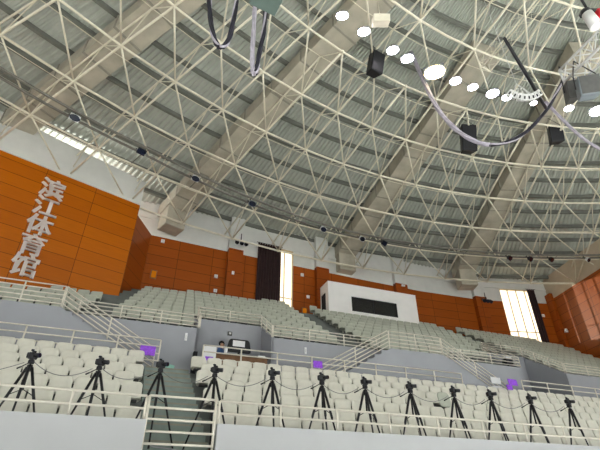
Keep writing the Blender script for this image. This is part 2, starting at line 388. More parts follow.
# ---------------------------------------------------------------- the dome truss
PH = 113.1
ANG = [PH + 6.08 * k for k in range(-10, 11)]
RL = [28.35, 25.9, 23.45, 21.0, 18.5, 16.0, 13.4, 10.7, 8.0]
tr = thing('roof_truss', 'cream painted tubular steel space frame carrying the domed roof', 'roof truss', D(28.3, 113))
UP = 1.15; RU = [(a + b) / 2 for a, b in zip(RL, RL[1:])]
def fine(i): return i <= 5            # beyond this ring every second radial runs on
for i, r in enumerate(RL):
    g = G(); g.tube([D(r, a) for a in ANG], .05 if i else .058); g.build('ring_chord', Mt['truss'], tr)
for i, r in enumerate(RU):
    g = G(); g.tube([D(r, a, UP) for a in ANG], .02); g.build('upper_ring_chord', Mt['truss'], tr)
for k, a in enumerate(ANG):
    m_ = len(RL) if k % 2 == 0 else 6
    g = G(); g.tube([D(RL[i], a) for i in range(m_)], .05)
    for i in range(m_): g.ball(D(RL[i], a), .085, u=8, v=5)
    if k + 1 < len(ANG):                       # the diagonals that brace this rib to the next one
        for i in range(0, 5): g.tube([D(RL[i], a), D(RL[i + 1], ANG[k + 1])], .04, 5)
        if k % 2 == 0 and k + 2 < len(ANG):
            for i in range(5, len(RL) - 1): g.tube([D(RL[i], a), D(RL[i + 1], ANG[k + 2])], .04, 5)
    g.build('rib', Mt['truss'], tr)
    g = G(); g.tube([D(29.6, a, UP)] + [D(RU[i], a, UP) for i in range(m_ - 1)], .045); g.build('upper_radial_chord', Mt['truss'], tr)
    g = G(); pts = [D(29.6, a, UP)]
    for i in range(m_ - 1): pts += [D(RL[i], a), D(RU[i], a, UP)]
    pts.append(D(RL[m_ - 1], a)); g.tube(pts, .026, 5); g.build('web', Mt['truss'], tr)
# ---------------------------------------------------------------- ducts
def duct(label, ac, rin, skew=0.0):
    t = thing('air_duct', label, 'air duct', D(27, ac, UP + .1), R(ac), 'insulated ducts under the roof deck')
    hw = .66; lo, hi = UP + .08, UP + .82
    er = V((math.cos(R(ac)), math.sin(R(ac)), 0)); et = V((-er.y, er.x, 0))
    def c(r, x, dz): p = D(r, ac - skew * max(0, 29 - r), dz); return p + et * x
    rs = [rin + (29.9 - rin) * k / 10 for k in range(11)]
    g = G()
    for r0, r1 in zip(rs, rs[1:]):
        g.hexa([c(r0, -hw, lo), c(r1, -hw, lo), c(r1, hw, lo), c(r0, hw, lo), c(r0, -hw, hi), c(r1, -hw, hi), c(r1, hw, hi), c(r0, hw, hi)])
    g.build('duct_body', Mt['duct'], t)
    for r in rs[1:-1]:
        a, b = r - .035, r + .035; e = hw + .04; g = G()
        g.hexa([c(a, -e, lo - .04), c(b, -e, lo - .04), c(b, e, lo - .04), c(a, e, lo - .04), c(a, -e, hi + .02), c(b, -e, hi + .02), c(b, e, hi + .02), c(a, e, hi + .02)])
        g.build('flange', Mt['flange'], t)
    # elbow turning down the wall
    zt = c(29.0, 0, lo).z; g = G(); f = lambda r, x, z: V((c(r, x, 0).x, c(r, x, 0).y, z))
    ri, ro = 28.75, 29.75
    g.hexa([f(ri, -hw * .9, 15.15), f(ro, -hw * .9, 15.15), f(ro, hw * .9, 15.15), f(ri, hw * .9, 15.15), f(ri, -hw * .9, zt + .1), f(ro, -hw * .9, zt + .1), f(ro, hw * .9, zt + .1), f(ri, hw * .9, zt + .1)])
    g.build('down_leg', Mt['duct'], t, bevel=.05)
duct('cream insulated air duct at the left, above the orange sign wall', 148.6, 13)
duct('cream insulated air duct dropping to the wall left of the dark curtain', 131.8, 10, .08)
duct('cream insulated air duct dropping to the wall above the white booth', 108.9, 14, .16)
duct('cream insulated air duct dropping to the wall left of the bright right window', 91.0, 13, .2)
# ---------------------------------------------------------------- seats
def make_seat(name, label, cat_group, m, rad=.1):
    t = thing(name, label, 'seat', (0, 0, 0), 0, cat_group)
    g = G(); g.slab(.465, .47, .05, rad, lambda x, y, d: V((x, .02 - d + (y) * .16 + .25 * x * x * -1, .60 + y)))
    g.build('backrest', m, t)
    g = G(); g.slab(.45, .34, .05, .08, lambda x, y, d: V((x, -.17 + y, .40 + d - .12 * y * y)))
    g.build('seat_pan', m, t)
    g = G(); g.box((0, -.06, .2), (.07, .05, .4)); g.box((0, -.12, .375), (.3, .2, .03)); g.box((0, .0, .45), (.2, .03, .16))
    g.build('bracket', Mt['bracket'], t)
    index_kids(t); return t
BLK = {}
seats = []                                           # (distance, kind, matrix, label)
def put(kind, u, n, z, label, dr=0.0, sx=1.0):
    p = S(u, n, z + .6); d = seen(p, 110, 60)
    if d: seats.append((d if seen(p, 0, 0) else d + 100, kind, M.Translation(S(u, n, z)) @ M.Rotation(A + dr, 4, 'Z') @ M.Diagonal((sx, 1, 1, 1)), label))
LR = ['front', 'second', 'third', 'fourth', 'fifth', 'sixth', 'top']
for i in range(7):
    for k in range(48): (i == 3 and k in (14,)) or put('low', AISLE[1] + .3 + .5 * k + .22 * (i % 2), 9.3 + ROW_D * i + .68, lowz(i), 'pale stadium seat, %s row of lower stand, %s seat right of the aisle steps' % (LR[i], ORD[k] if k < 46 else 'last'))
    for k in range(16): put('low', AISLE[0] - .3 - .5 * k - .22 * (i % 2), 9.3 + ROW_D * i + .68, lowz(i), 'pale stadium seat, %s row of lower stand, %s seat left of the aisle steps' % (LR[i], ORD[k]))
UR = ['bottom', 'second', 'third', 'fourth', 'fifth', 'sixth', 'seventh', 'eighth', 'ninth', 'tenth']
UA = ((-1.6, -1.0), (8.4, 9.2), (18.8, 19.6))       # aisles of the upper stand
for j in range(10):
    for k in range(82):
        u = -8.75 + .5 * k; nn = 16 + ROW_D * j + .68
        if any(a - .2 < u < b + .2 for a, b in UA): continue
        if any(a - .3 < u < b + .3 and j < q for a, b, q in REC): continue
        dl = R(10) * min(1, max(0, (5 - u) / 6)); u0_ = u; u = u + (nn - 16) * math.tan(dl)      # the rows fan in towards the sign wall
        sx = 1 - (nn - 16) * (R(10) / 6 if -1 < u0_ < 5 else 0) * .9
        if u < .1 and u0_ < -1.3 and nn > 21 + (u + .98) * math.tan(R(20.2)) - 1.1: continue
        if j == 8 and u < 2.2: continue
        if j == 9 and (u < 6.5 or 10.0 < u < 17.2): continue
        if 13.6 < u < 17 and j == 0: continue
        p = S(u, nn, 0)
        if p.x > 19 + (32.1 - p.y) * .148 - .5: continue
        i0 = [q for q in range(len(WP) - 1) if WP[q].x <= p.x <= WP[q + 1].x]
        if i0:
            e0, e1 = WP[i0[0]], WP[i0[0] + 1]
            if p.y > e0.y + (e1.y - e0.y) * (p.x - e0.x) / (e1.x - e0.x) - .3: continue
        b0 = [q for q in range(4) if (u0_ > UA[q - 1][1] if q else True) and (u0_ < UA[q][0] if q < 3 else True)][0]
        ref = ['block below the sign wall', 'block above the desk recess', 'block below the booth', 'far right block'][b0]
        key = (j, b0); BLK[key] = BLK.get(key, 0) + 1
        put('up', u, nn, upz(j), 'shade-greyed upper seat, %s row, %s from left, %s' % (UR[j], ORD[BLK[key] - 1], ref), -dl, sx)
seats.sort(key=lambda q: q[0])
low_n = sum(1 for q in seats if q[1] == 'low'); print('SEATS low', low_n, 'total', len(seats))
protos = {}
for d, kind, mw, label in seats[:300]:
    if kind not in protos:
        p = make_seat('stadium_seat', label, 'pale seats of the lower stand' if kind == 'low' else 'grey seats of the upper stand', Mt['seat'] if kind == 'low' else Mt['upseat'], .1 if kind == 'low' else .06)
        p.matrix_world = mw; MW[p] = mw; protos[kind] = p
    else: copy_tree(protos[kind], mw, label)
for kind in ('low', 'up'):
    rest = [q for q in seats[300:] if q[1] == kind]
    if not rest: continue
    g = G()
    src = {}
    for d, k_, mw, label in rest:
        b0 = G(); b0.slab(.465, .47, .05, .06, lambda x, y, d: V((x, .02 - d + y * .16 - .25 * x * x, .60 + y)), n=2)
        b0.slab(.45, .34, .05, .08, lambda x, y, d: V((x, -.17 + y, .40 + d - .12 * y * y)), n=2)
        b0.box((0, -.06, .2), (.07, .05, .4)); b0.bm.transform(mw)
        me = bpy.data.meshes.new('tmp'); b0.bm.to_mesh(me); b0.bm.free(); g.bm.from_mesh(me); bpy.data.meshes.remove(me)
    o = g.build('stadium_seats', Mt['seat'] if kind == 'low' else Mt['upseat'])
    tag(o, 'massed shade-greyed plastic seats filling the upper rows of the back stand' if kind == 'up' else 'massed pale seats at the far right end of lower stand', 'seats', kind='stuff')
# ---------------------------------------------------------------- railings
def railing(label, base, heights, posts, group='steel railings', r=.022, pr=.025, post_drop=0.0, name='railing', m='steel'):
    """base: polyline of world points at foot level; heights of the bars; posts: parameters along the polyline"""
    base = [V(p) for p in base]; L = [0]
    for p, q in zip(base, base[1:]): L.append(L[-1] + (q - p).length)
    def at(s):
        i = max(k for k in range(len(base) - 1) if L[k] <= s + 1e-6); return base[i].lerp(base[i + 1], (s - L[i]) / (L[i + 1] - L[i]))
    t = thing(name, label, 'railing', base[0], A, group)
    for hh in heights:
        g = G(); g.tube([p + V((0, 0, hh)) for p in base], r, 8); g.build('top_rail' if hh == max(heights) else 'rail', Mt[m], t)
    for s in posts:
        p = at(s * L[-1]); g = G(); g.tube([p - V((0, 0, post_drop)), p + V((0, 0, max(heights)))], pr, 8)
        g.build('post', Mt[m], t)
    return t
def even(n): return [k / (n - 1) for k in range(n)]
railing('two-bar steel rail on the front wall, left of the aisle gate', [S(-7, 9.08, 3.0), S(AISLE[0] - .05, 9.08, 3.0)], (.19, .41), even(7), 'rails on the front wall')
railing('long two-bar steel rail on the front wall, right of the aisle gate', [S(AISLE[1] + .02, 9.08, 3.0), S(21.6, 9.08, 3.0)], (.19, .41), even(17), 'rails on the front wall')
railing('five-bar steel gate rail closing the foot of the aisle steps', [S(AISLE[0], 9.07, 2.5), S(AISLE[1] - .05, 9.07, 2.5)], (.12, .32, .52, .72, .92), (0, 1), 'rails on the front wall', name='gate_railing')
railing('steel rail behind the lower seats, from the left to the aisle top', [S(-8, 14.6, 5.25), S(.85, 14.6, 5.25)], (.3, .52, .74, .95), even(8), 'rails behind the lower seats')
railing('long steel rail behind the lower seats, right of the aisle top', [S(2.2, 14.6, 5.25), S(12.3, 14.6, 5.25)], (.3, .52, .74, .95), even(9), 'rails behind the lower seats')
railing('steel rail behind the lower seats at the far right', [S(15.3, 14.6, 5.25), S(23.5, 14.6, 5.25)], (.3, .52, .74, .95), even(7), 'rails behind the lower seats')
hs = (.1, .24, .38, .5); zt = upz(0) + .17
railing('low steel rail along the middle wall beside the left stairs', [S(-1.9, 16.06, zt), S(2.15, 16.06, zt)], hs, even(4), 'rails on the middle wall')
railing('steel rail around the recess above the desk', [S(2.2, 16.06, zt), S(2.26, 17.56, upz(2) + .17), S(4.9, 17.56, upz(2) + .17), S(4.95, 16.06, zt)], hs, (0, .26, .5, .74, .87, 1), 'rails on the middle wall')
railing('low steel rail on the middle wall between the desk recess and centre landing', [S(5.0, 16.06, zt), S(9.5, 16.06, zt)], hs, even(4), 'rails on the middle wall')
railing('low steel rail on the middle wall right of the centre landing', [S(12.1, 16.06, zt), S(17.0, 16.06, zt)], hs, even(4), 'rails on the middle wall')
railing('steel rail around the right recess', [S(17.0, 16.06, zt), S(17.06, 18.3, upz(3) + .17), S(19.65, 18.3, upz(3) + .17), S(19.7, 16.06, zt)], hs, (0, .32, .5, .67, .78, .89, 1), 'rails on the middle wall')
railing('low steel rail on the middle wall right of the right recess', [S(19.8, 16.06, zt), S(27, 16.06, zt)], hs, even(6), 'rails on the middle wall')
hs5 = (.12, .27, .42, .57, .72)
railing('five-bar steel rail along the left landing', [S(-7, 15.16, 7.05), S(-2.32, 15.16, 7.05)], hs5, even(5), 'landing and stair rails')
railing('raking five-bar rail of the left stairs', [S(-2.28, 15.16, 7.05), S(.75, 15.16, 5.35)], hs5, (.0, .5, 1), 'landing and stair rails')
railing('five-bar steel rail along the front of the centre landing', [S(9.55, 15.16, 7.05), S(12.0, 15.16, 7.05)], hs5, even(3), 'landing and stair rails')
railing('raking five-bar rail of the stairs left of the centre landing', [S(9.5, 15.16, 7.05), S(6.5, 15.16, 5.35)], hs5, (.5, 1), 'landing and stair rails')
railing('raking five-bar rail of the stairs right of the centre landing', [S(12.05, 15.16, 7.05), S(15.1, 15.16, 5.35)], hs5, (.0, .5, 1), 'landing and stair rails')
g_ = None
# ---------------------------------------------------------------- tripods and cameras
def make_tripod(label):
    t = thing('camera_tripod', label, 'tripod', (0, 0, 0), 0, 'camera tripods along the front rail')
    g = G(); g.tube([(0, 0, .92), (0, 0, 1.42)], .02, 8); g.build('centre_column', Mt['blackm'], t)
    g = G(); g.tube([(0, 0, 1.27), (0, 0, 1.38)], .05, 8); g.build('crown', Mt['blackm'], t)
    for a, fr in ((6, .46), (174, .46), (268, .31)):
        d = V((math.cos(R(a)), math.sin(R(a)), 0))
        g = G(); g.tube([d * .04 + V((0, 0, 1.34)), d * (.04 + (fr - .04) * .45) + V((0, 0, .76)), d * (.04 + (fr - .04) * .46) + V((0, 0, .73)), d * fr + V((0, 0, .03))], [.027, .027, .019, .016], 7)
        leg = g.build('leg', Mt['blackm'], t)
        g = G(); g.tube([d * (fr - .005) + V((0, 0, .045)), d * (fr + .007) + V((0, 0, .0))], .021, 7); g.build('rubber_foot', Mt['black'], leg)
        g = G(); g.tube([V((0, 0, .94)), d * (.04 + (fr - .04) * .4) + V((0, 0, .83))], .008, 5); g.build('spreader', Mt['blackm'], t)
    g = G(); g.box((0, 0, 1.44), (.08, .09, .06)); g.tube([(-.05, 0, 1.44), (.05, 0, 1.44)], .035, 8); g.box((0, 0, 1.485), (.07, .12, .02)); g.build('pan_head', Mt['blackm'], t)
    g = G(); g.tube([(-.03, .03, 1.43), (-.16, .1, 1.36)], .009, 6); g.tube([(-.16, .1, 1.36), (-.22, .13, 1.33)], .014, 6); g.build('pan_handle', Mt['black'], t)
    index_kids(t); return t
def make_camera(label):
    t = thing('video_camera', label, 'camera', (0, 0, 0), 0, 'cameras on the tripods')
    g = G(); g.box((0, 0, .055), (.15, .085, .105)); g.box((.0, -.005, .12), (.07, .07, .04)); g.build('body', Mt['black'], t, bevel=.012)
    g = G(); g.box((-.085, -.02, .05), (.035, .06, .09)); g.build('grip', Mt['black'], t, bevel=.01)
    g = G(); g.tube([(.02, -.03, .055), (.04, -.06, .055), (.09, -.12, .05)], [.034, .038, .042], 12); ln = g.build('lens', Mt['blackm'], t)
    g = G(); g.tube([(.09, -.12, .05), (.095, -.126, .05)], .034, 12); g.build('front_glass', Mt['lens'], ln)
    g = G(); g.box((-.02, .05, .06), (.11, .012, .07)); g.build('screen', Mt['lens'], t)
    g = G(); g.box((-.03, .0, .15), (.05, .04, .03)); g.build('hot_shoe_receiver', Mt['lens'], t, bevel=.005)
    index_kids(t); return t
TU = [-1.66, -.49, .64, 1.73, 2.98, 4.14, 5.22, 6.43, 7.68, 8.81, 10.11, 11.45]
where = ['leftmost of the row, left of the aisle gate', 'second from the left end', 'on the aisle steps, against the left seats',
         'on the aisle steps, against the right seats', 'first right of the aisle, before the desk', 'second right of the aisle gate', 'third right of the aisle gate',
         'fourth right of the aisle gate', 'fifth right of the aisle gate', 'sixth right of the aisle gate', 'second from the right end of the row', 'rightmost of the row']
tp = cm = None; heads = []
rz_ = [0, .25, -.1, .3, .05, -.2, .15, -.05, .2, -.15, .1, 0]
for k, u in enumerate(TU):
    base = S(u, 9.52, 2.55); hgt = 1.0 + (.035 if k > 3 else 0.0 if k > 1 else -.04)
    mw = M.Translation(base) @ M.Rotation(A, 4, 'Z') @ M.Diagonal((1, 1, hgt, 1))
    lt = 'black camera tripod behind front rail, ' + where[k]; lc = 'black video camera on tripod, ' + where[k]
    mc = M.Translation(base + V((0, 0, 1.495 * hgt))) @ M.Rotation(A + .25 + rz_[k], 4, 'Z') @ M.Scale(1.05, 4)
    if tp is None:
        tp = make_tripod(lt); tp.matrix_world = mw; cm = make_camera(lc); cm.matrix_world = mc
    else: copy_tree(tp, mw, lt); copy_tree(cm, mc, lc)
    heads.append(base + V((0, 0, 1.5 * hgt)))
heads = [S(-4.0, 9.8, 3.7)] + heads
for k in range(len(heads) - 1):
    p, q = heads[k] + S(-.04, .1, .03), heads[k + 1] + S(-.12, .08, -.06); pts = []
    for j in range(13):
        f = j / 12; e = p.lerp(q, f); e.z -= .24 * 4 * f * (1 - f) * (.9 + .2 * random.random() * 0); pts.append(e)
    g = G(); g.tube(pts, .007, 5)
    tag(g.build('cable', Mt['cable'], origin=p), 'thin grey cable sagging towards the camera ' + where[k], 'cable', 'cables strung between the cameras')
pts = [S(.62, 9.7, 2.68), S(.75, 9.6, 2.63), S(.95, 9.45, 2.6), S(1.15, 9.4, 2.57), S(1.3, 9.35, 2.56)]
g = G(); g.tube(pts, .01, 5); tag(g.build('floor_cable', Mt['lcable'], origin=pts[0]), 'pale cable lying on the floor at the foot of the aisle steps', 'cable')
# ---------------------------------------------------------------- things around the lower stand
def card(name, label, cat, c, w_, h_, m, group=None, tilt=.12, rz=0, t_=.015):
    rot = (RA @ M.Rotation(rz, 3, 'Z')) @ M.Rotation(-tilt, 3, 'X')
    t = thing(name, label, cat, c, 0, group, rot=rot)
    g = G(); g.box(c, (w_, t_, h_), rot); g.build('panel', Mt[m], t)
    return t
for u, n_, z, w_, h_, lb in ((.5, 14.56, 5.82, .46, .3, 'purple card hanging at the end of the rail left of the aisle top'),
                            (2.4, 14.5, 5.75, .26, .13, 'small purple card on the top seat right of the aisle'),
                            (6.15, 14.45, 5.92, .34, .24, 'purple card on the top row near the left foot of centre stairs'),
                            (14.72, 14.5, 6.05, .45, .25, 'larger purple card at the right foot of the centre stairs'),
                            (14.3, 14.3, 5.78, .28, .2, 'smaller purple card below the larger one at the centre stairs')):
    t = card('purple_card', lb, 'sign', S(u, n_, z), w_, h_, 'purple', 'purple cards')
for u, z0, z1, lb in ((2.46, 5.45, 6.28, 'white board leaning behind the rail left of the seated person'),):
    t = card('white_board', lb, 'board', S(u, 14.85, (z0 + z1) / 2), .42, z1 - z0, 'paper', tilt=0)
for z, lb in ((6.2, 'upper white panel at the right foot of the centre stairs'), (5.85, 'lower white panel at the right foot of the centre stairs')):
    card('white_board', lb, 'board', S(14.35, 15.0, z), .5, .26, 'paper', 'white panels by the stairs', tilt=0)
rot = RA @ M.Rotation(.18, 3, 'Y')
g = G(); c = S(1.22, 14.9, 5.5); g.box(c, (.36, .03, .12), rot); tag(g.build('mint_strip', Mt['mint'], origin=c), 'mint green strip standing at the top of the aisle steps', 'sign')
g = G(); sbox(g, 2.06, 2.19, 15.72, 15.97, 5.25, 6.3); tag(g.build('dark_door_edge', Mt['dark'], origin=S(2.08, 16, 5.25)), 'tall narrow dark door edge standing at the corner of the desk recess', 'cabinet')  # plain dark box standing for the door edge at the recess
def black_box(label, u, n_, z, d):
    t = thing('equipment_case', label, 'case', S(u, n_, z), A, 'small black cases')
    g = G(); g.box(S(u, n_, z + d[2] / 2), d, RA); g.build('case_body', Mt['black'], t, bevel=.02)
    g = G(); q = S(u, n_, z + d[2]); dx = S(d[0] * .25, 0, 0)
    g.tube([q - dx, q - dx + V((0, 0, .04)), q + dx + V((0, 0, .04)), q + dx], .01, 5); g.build('handle', Mt['blackm'], t)
black_box('small black case on the walkway inside the right recess', 17.3, 16.32, 5.85, (.34, .25, .3))
g = G(); sbox(g, 17.12, 17.5, 16.2, 16.45, 5.25, 5.85); tag(g.build('equipment_crate', Mt['dark'], origin=S(17.2, 16.3, 5.25)), 'dark crate under the small case in the right recess', 'crate')
black_box('black case on the upper stand behind the landing rail, left one', 10.75, 16.2, upz(0) + .17, (.16, .1, .12))
black_box('black case on the upper stand behind the landing rail, right one', 11.4, 16.2, upz(0) + .17, (.26, .1, .14))
black_box('black case by the top of the stairs left of centre landing', 8.9, 16.2, upz(0) + .17, (.2, .1, .1))
black_box('flat black bag on the top seats below the middle rail', 5.35, 14.75, 5.5, (.3, .12, .06))
# projector on the rail right of the centre stairs
c = S(16.6, 16.35, upz(0) + .38)
t = thing('projector', 'white topped black projector standing above the rail left of right recess', 'projector', c, A)
g = G(); g.box(c + V((0, 0, .12)), (.4, .3, .24), RA); g.build('projector_body', Mt['black'], t, bevel=.02)
g = G(); g.box(c + V((0, 0, .29)), (.34, .26, .1), RA); g.build('projector_cover', Mt['paper'], t, bevel=.02)
g = G(); g.tube([c + S(0, -.15, .12), c + S(0, -.2, .12)], .05, 10); g.build('projector_lens', Mt['lens'], t)
g = G(); g.tube([c + V((0, 0, -.38)), c], .05, 8); g.build('stand_post', Mt['blackm'], t)
# tipped-up spare chair in the lower stand
c = S(AISLE[1] + .52 + .5 * 14, 9.3 + ROW_D * 3 + .38, lowz(3))
t = thing('spare_chair', 'dull grey free standing chair in a gap among the lower seats at right', 'chair', c, A)
g = G(); rr = RA @ M.Rotation(.1, 3, 'Z')
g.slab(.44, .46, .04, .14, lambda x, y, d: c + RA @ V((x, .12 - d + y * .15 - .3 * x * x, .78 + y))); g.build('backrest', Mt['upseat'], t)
g = G(); g.slab(.42, .3, .04, .1, lambda x, y, d: c + RA @ V((x, -.03 + y, .43 + d))); g.build('seat', Mt['upseat'], t)
for x in (-.19, .19):
    for y in (-.12, .1):
        g = G(); g.tube([c + RA @ V((x, y, .43)), c + RA @ V((x * 1.1, y * 1.1, 0))], .012, 6); g.build('leg', Mt['blackm'], t)
# wall plates and small boxes
def plate(name, label, cat, p, rz, d, m, group=None, extra=None):
    t = thing(name, label, cat, p, rz, group); rot = M.Rotation(rz, 3, 'Z')
    g = G(); g.box(V(p) + rot @ V((0, -d[1] / 2, 0)), d, rot); g.build('plate', Mt[m], t, bevel=.008)
    g = G(); g.box(V(p) + rot @ V((0, -d[1] - .008, 0)), (d[0] * .45, .016, d[2] * .45), rot); g.build(extra or 'rocker', Mt['array' if m != 'array' else 'paper'], t)
    return t
plate('wall_switch', 'white switch plate on the grey wall left of the desk recess', 'switch', S(1.75, 16.0, 6.85), A, (.09, .03, .28), 'paper', 'switch plates on the grey walls')
plate('wall_switch', 'white switch plate on the grey wall right of the desk recess', 'switch', S(6.3, 16.0, 6.85), A, (.09, .03, .26), 'paper', 'switch plates on the grey walls')
plate('junction_box', 'dark junction box on the recess wall above the seated person', 'box', S(3.62, 17.5, 7.68), A, (.18, .05, .16), 'bracket', None, 'cover')
for s, z, lb in ((9.0, 14.75, 'white wall box high on the veneer near the left return'), (12.3, 13.2, 'upper white wall box left of the first pillar'),
                (12.35, 12.3, 'lower white wall box left of the first pillar'), (17.85, 14.45, 'white wall box right of the left window, upper'),
                (18.25, 13.0, 'white wall box right of the left window, lower'), (36.95, 14.0, 'white wall box right of the narrow curtain')):
    plate('wall_box', lb, 'wall box', wall(s, 0, z), wdir(s), (.2, .07, .2), 'paper', 'white boxes on the back wall', 'cover')
plate('wall_box', 'white wall box on the first pillar', 'wall box', wall(13.2, .35, 13.45), wdir(13.2), (.14, .08, .2), 'paper', 'white boxes on the back wall', 'cover')
plate('wall_box', 'white wall box on top of the pillar behind the booth', 'wall box', wall(25.4, .35, 14.95), wdir(25.4), (.26, .1, .12), 'paper', 'white boxes on the back wall', 'cover')
for s, z, lb in ((8.85, 12.6, 'glowing amber exit light on the veneer near the left return'), (18.0, 12.0, 'glowing amber exit light right of the left window')):
    rz = wdir(s); p = wall(s, 0, z); t = thing('exit_light', lb, 'light', p, rz, 'amber exit lights'); ro = M.Rotation(rz, 3, 'Z')
    g = G(); g.box(p + ro @ V((0, -.03, 0)), (.34, .06, .5), ro); g.build('housing', Mt['desk'], t)
    g = G(); g.box(p + ro @ V((0, -.065, 0)), (.26, .01, .4), ro); g.build('lit_face', Mt['amber'], t)
# wall lamp on the right wall
p = rwall(.95, 0, 12.55); rz = math.atan2(RD.y, RD.x) + (math.pi if RS > 0 else 0)
t = thing('wall_lamp', 'white wall lamp on the right wall beside the corner pillar', 'lamp', p)
inn = V((RN.x, RN.y, 0)) * RS
g = G(); g.tube([p, p + inn * .12], .05, 8); g.build('mount', Mt['array'], t)
g = G(); g.tube([p + inn * .12 + V((0, 0, .14)), p + inn * .14 + V((0, 0, -.1))], [.09, .14], 10); g.build('shade', Mt['paper'], t)
# spotlight clusters on the pillars
def cluster(label, s, z):
    p = wall(s, .35, z); t = thing('spotlight_cluster', label, 'spotlights', p, wdir(s), 'spotlight clusters on the pillars'); ro = M.Rotation(wdir(s), 3, 'Z')
    g = G(); g.tube([p, p + ro @ V((0, -.3, 0))], .03, 6); g.tube([p + ro @ V((-.4, -.3, -.05)), p + ro @ V((.4, -.3, 0))], .025, 6); g.tube([p + ro @ V((-.05, -.3, .5)), p + ro @ V((-.05, -.3, 0))], .03, 6); g.build('mounting_bar', Mt['blackm'], t)
    for x in (-.3, 0, .28):
        c = p + ro @ V((x, -.32, -.14)); g = G(); g.tube([c + ro @ V((.08, .1, .1)), c + ro @ V((-.04, -.16, -.12))], [.08, .13], 10); q = g.build('spotlight', Mt['black'], t)
        g = G(); g.tube([c + ro @ V((-.04, -.16, -.12)), c + ro @ V((-.045, -.167, -.126))], .11, 10); g.build('lens', Mt['lens'], q)
cluster('black spotlight cluster on the pillar left of the dark curtain', 13.5, 15.55)
cluster('black spotlight cluster on the pillar left of the bright window', 32.2, 14.8)
# control booth
t = thing('control_booth', 'white control booth with a dark window built against the back wall', 'booth', S(10.4, 22.85, 11.2), A)
B0, B1, BN, BM = 10.5, 16.75, 22.85, 24.45
g = G(); BZ0, BZ1 = upz(9) , 13.5
w0, w1, z0, z1 = 12.05, 15.25, 11.85, 12.8
sbox(g, B0, w0, BN, BN + .12, BZ0 - .46, BZ1); sbox(g, w1, B1, BN, BN + .12, BZ0 - .46, BZ1); sbox(g, w0, w1, BN, BN + .12, BZ0 - .46, z0); sbox(g, w0, w1, BN, BN + .12, z1, BZ1)
sbox(g, B1 - .12, B1, BN + .12, BM, BZ0, BZ1); sbox(g, B0, B1, BN, BM, BZ1, BZ1 + .1)
sbox(g, B0, B0 + .1, BN + .12, BN + .4, BZ0, BZ1); sbox(g, B0, B0 + .1, BN + 1.1, BM, BZ0, BZ1); sbox(g, B0, B0 + .1, BN + .4, BN + 1.1, 13.0, BZ1)
g.build('shell', Mt['booth'], t)
g = G(); sbox(g, w0, w1, BN + .05, BN + .07, z0, z1); wf = g.build('window_glass', Mt['glass'], t)
g = G()
for a, b, c, d in ((w0, w1, z0, z0 + .05), (w0, w1, z1 - .05, z1), (w0, w0 + .05, z0, z1), (w1 - .05, w1, z0, z1), (13.55, 13.6, z0, z1)): sbox(g, a, b, BN + .02, BN + .1, c, d)
g.build('window_frame', Mt['black'], t)
g = G(); sbox(g, B0 + .03, B0 + .06, BN + .4, BN + 1.1, BZ0, 13.0); g.build('door', Mt['dark'], t)
# ---------------------------------------------------------------- desk corner
FZ = 5.72
g = G(); sbox(g, 2.22, 4.93, 15.85, 17.48, 5.25, FZ); struct(g.build('floor_desk_platform', Mt['terrace']))
t = thing('desk', 'brown wooden desk behind the rail in the grey recess', 'desk', S(3.8, 16.3, FZ), A)
g = G(); sbox(g, 2.85, 4.85, 16.0, 16.6, FZ + .66, FZ + .7); g.build('desk_top', Mt['desk'], t)
g = G(); sbox(g, 2.9, 4.8, 16.05, 16.08, FZ + .25, FZ + .66); g.build('front_panel', Mt['desk'], t)
for u in (2.9, 4.75):
    for n_ in (16.1, 16.5): g = G(); sbox(g, u, u + .05, n_, n_ + .05, FZ, FZ + .66); g.build('leg', Mt['bracket'], t)
TZ = FZ + .7
c = S(3.75, 16.25, TZ)
t = thing('monitor', 'black monitor on the desk seen from behind with white sheet on its back', 'monitor', c, A)
g = G(); g.slab(.86, .5, .07, .1, lambda x, y, d: c + RA @ V((x * (1 - .12 * y / .25), d - .03, .4 + y))); cs = g.build('casing', Mt['black'], t)
g = G(); g.box(c + RA @ V((-.02, -.035, .48)), (.46, .008, .22), RA); g.build('paper_sheet', Mt['paper'], cs)
g = G(); g.box(c + V((0, 0, .07)), (.08, .05, .16), RA); g.box(c + V((0, 0, .01)), (.26, .18, .02), RA); g.build('stand', Mt['black'], t)
c = S(3.24, 16.12, TZ)
t = thing('paper_cup', 'white paper cup on the desk beside the seated person', 'cup', c)
g = G(); g.tube([c, c + V((0, 0, .2))], [.05, .07], 12); g.build('cup_wall', Mt['paper'], t)
g = G(); g.tube([c + V((0, 0, .2)), c + V((0, 0, .212))], .073, 12); g.build('rim', Mt['paper'], t)
for u, h_, lb in ((4.25, .05, 'low stack of white papers on the desk right of monitor'), (4.6, .09, 'taller stack of white papers at the right end of desk')):
    g = G()
    for k in range(4): g.box(S(u + .01 * (k % 2), 16.18 + .008 * k, TZ + h_ * (k + .5) / 4), (.26, .2, h_ / 4 - .002), RA @ M.Rotation(.1 * (k % 3 - 1), 3, 'Z'))
    tag(g.build('paper_stack', Mt['paper'], origin=S(u, 16.18, TZ)), lb, 'papers', 'paper stacks on the desk')
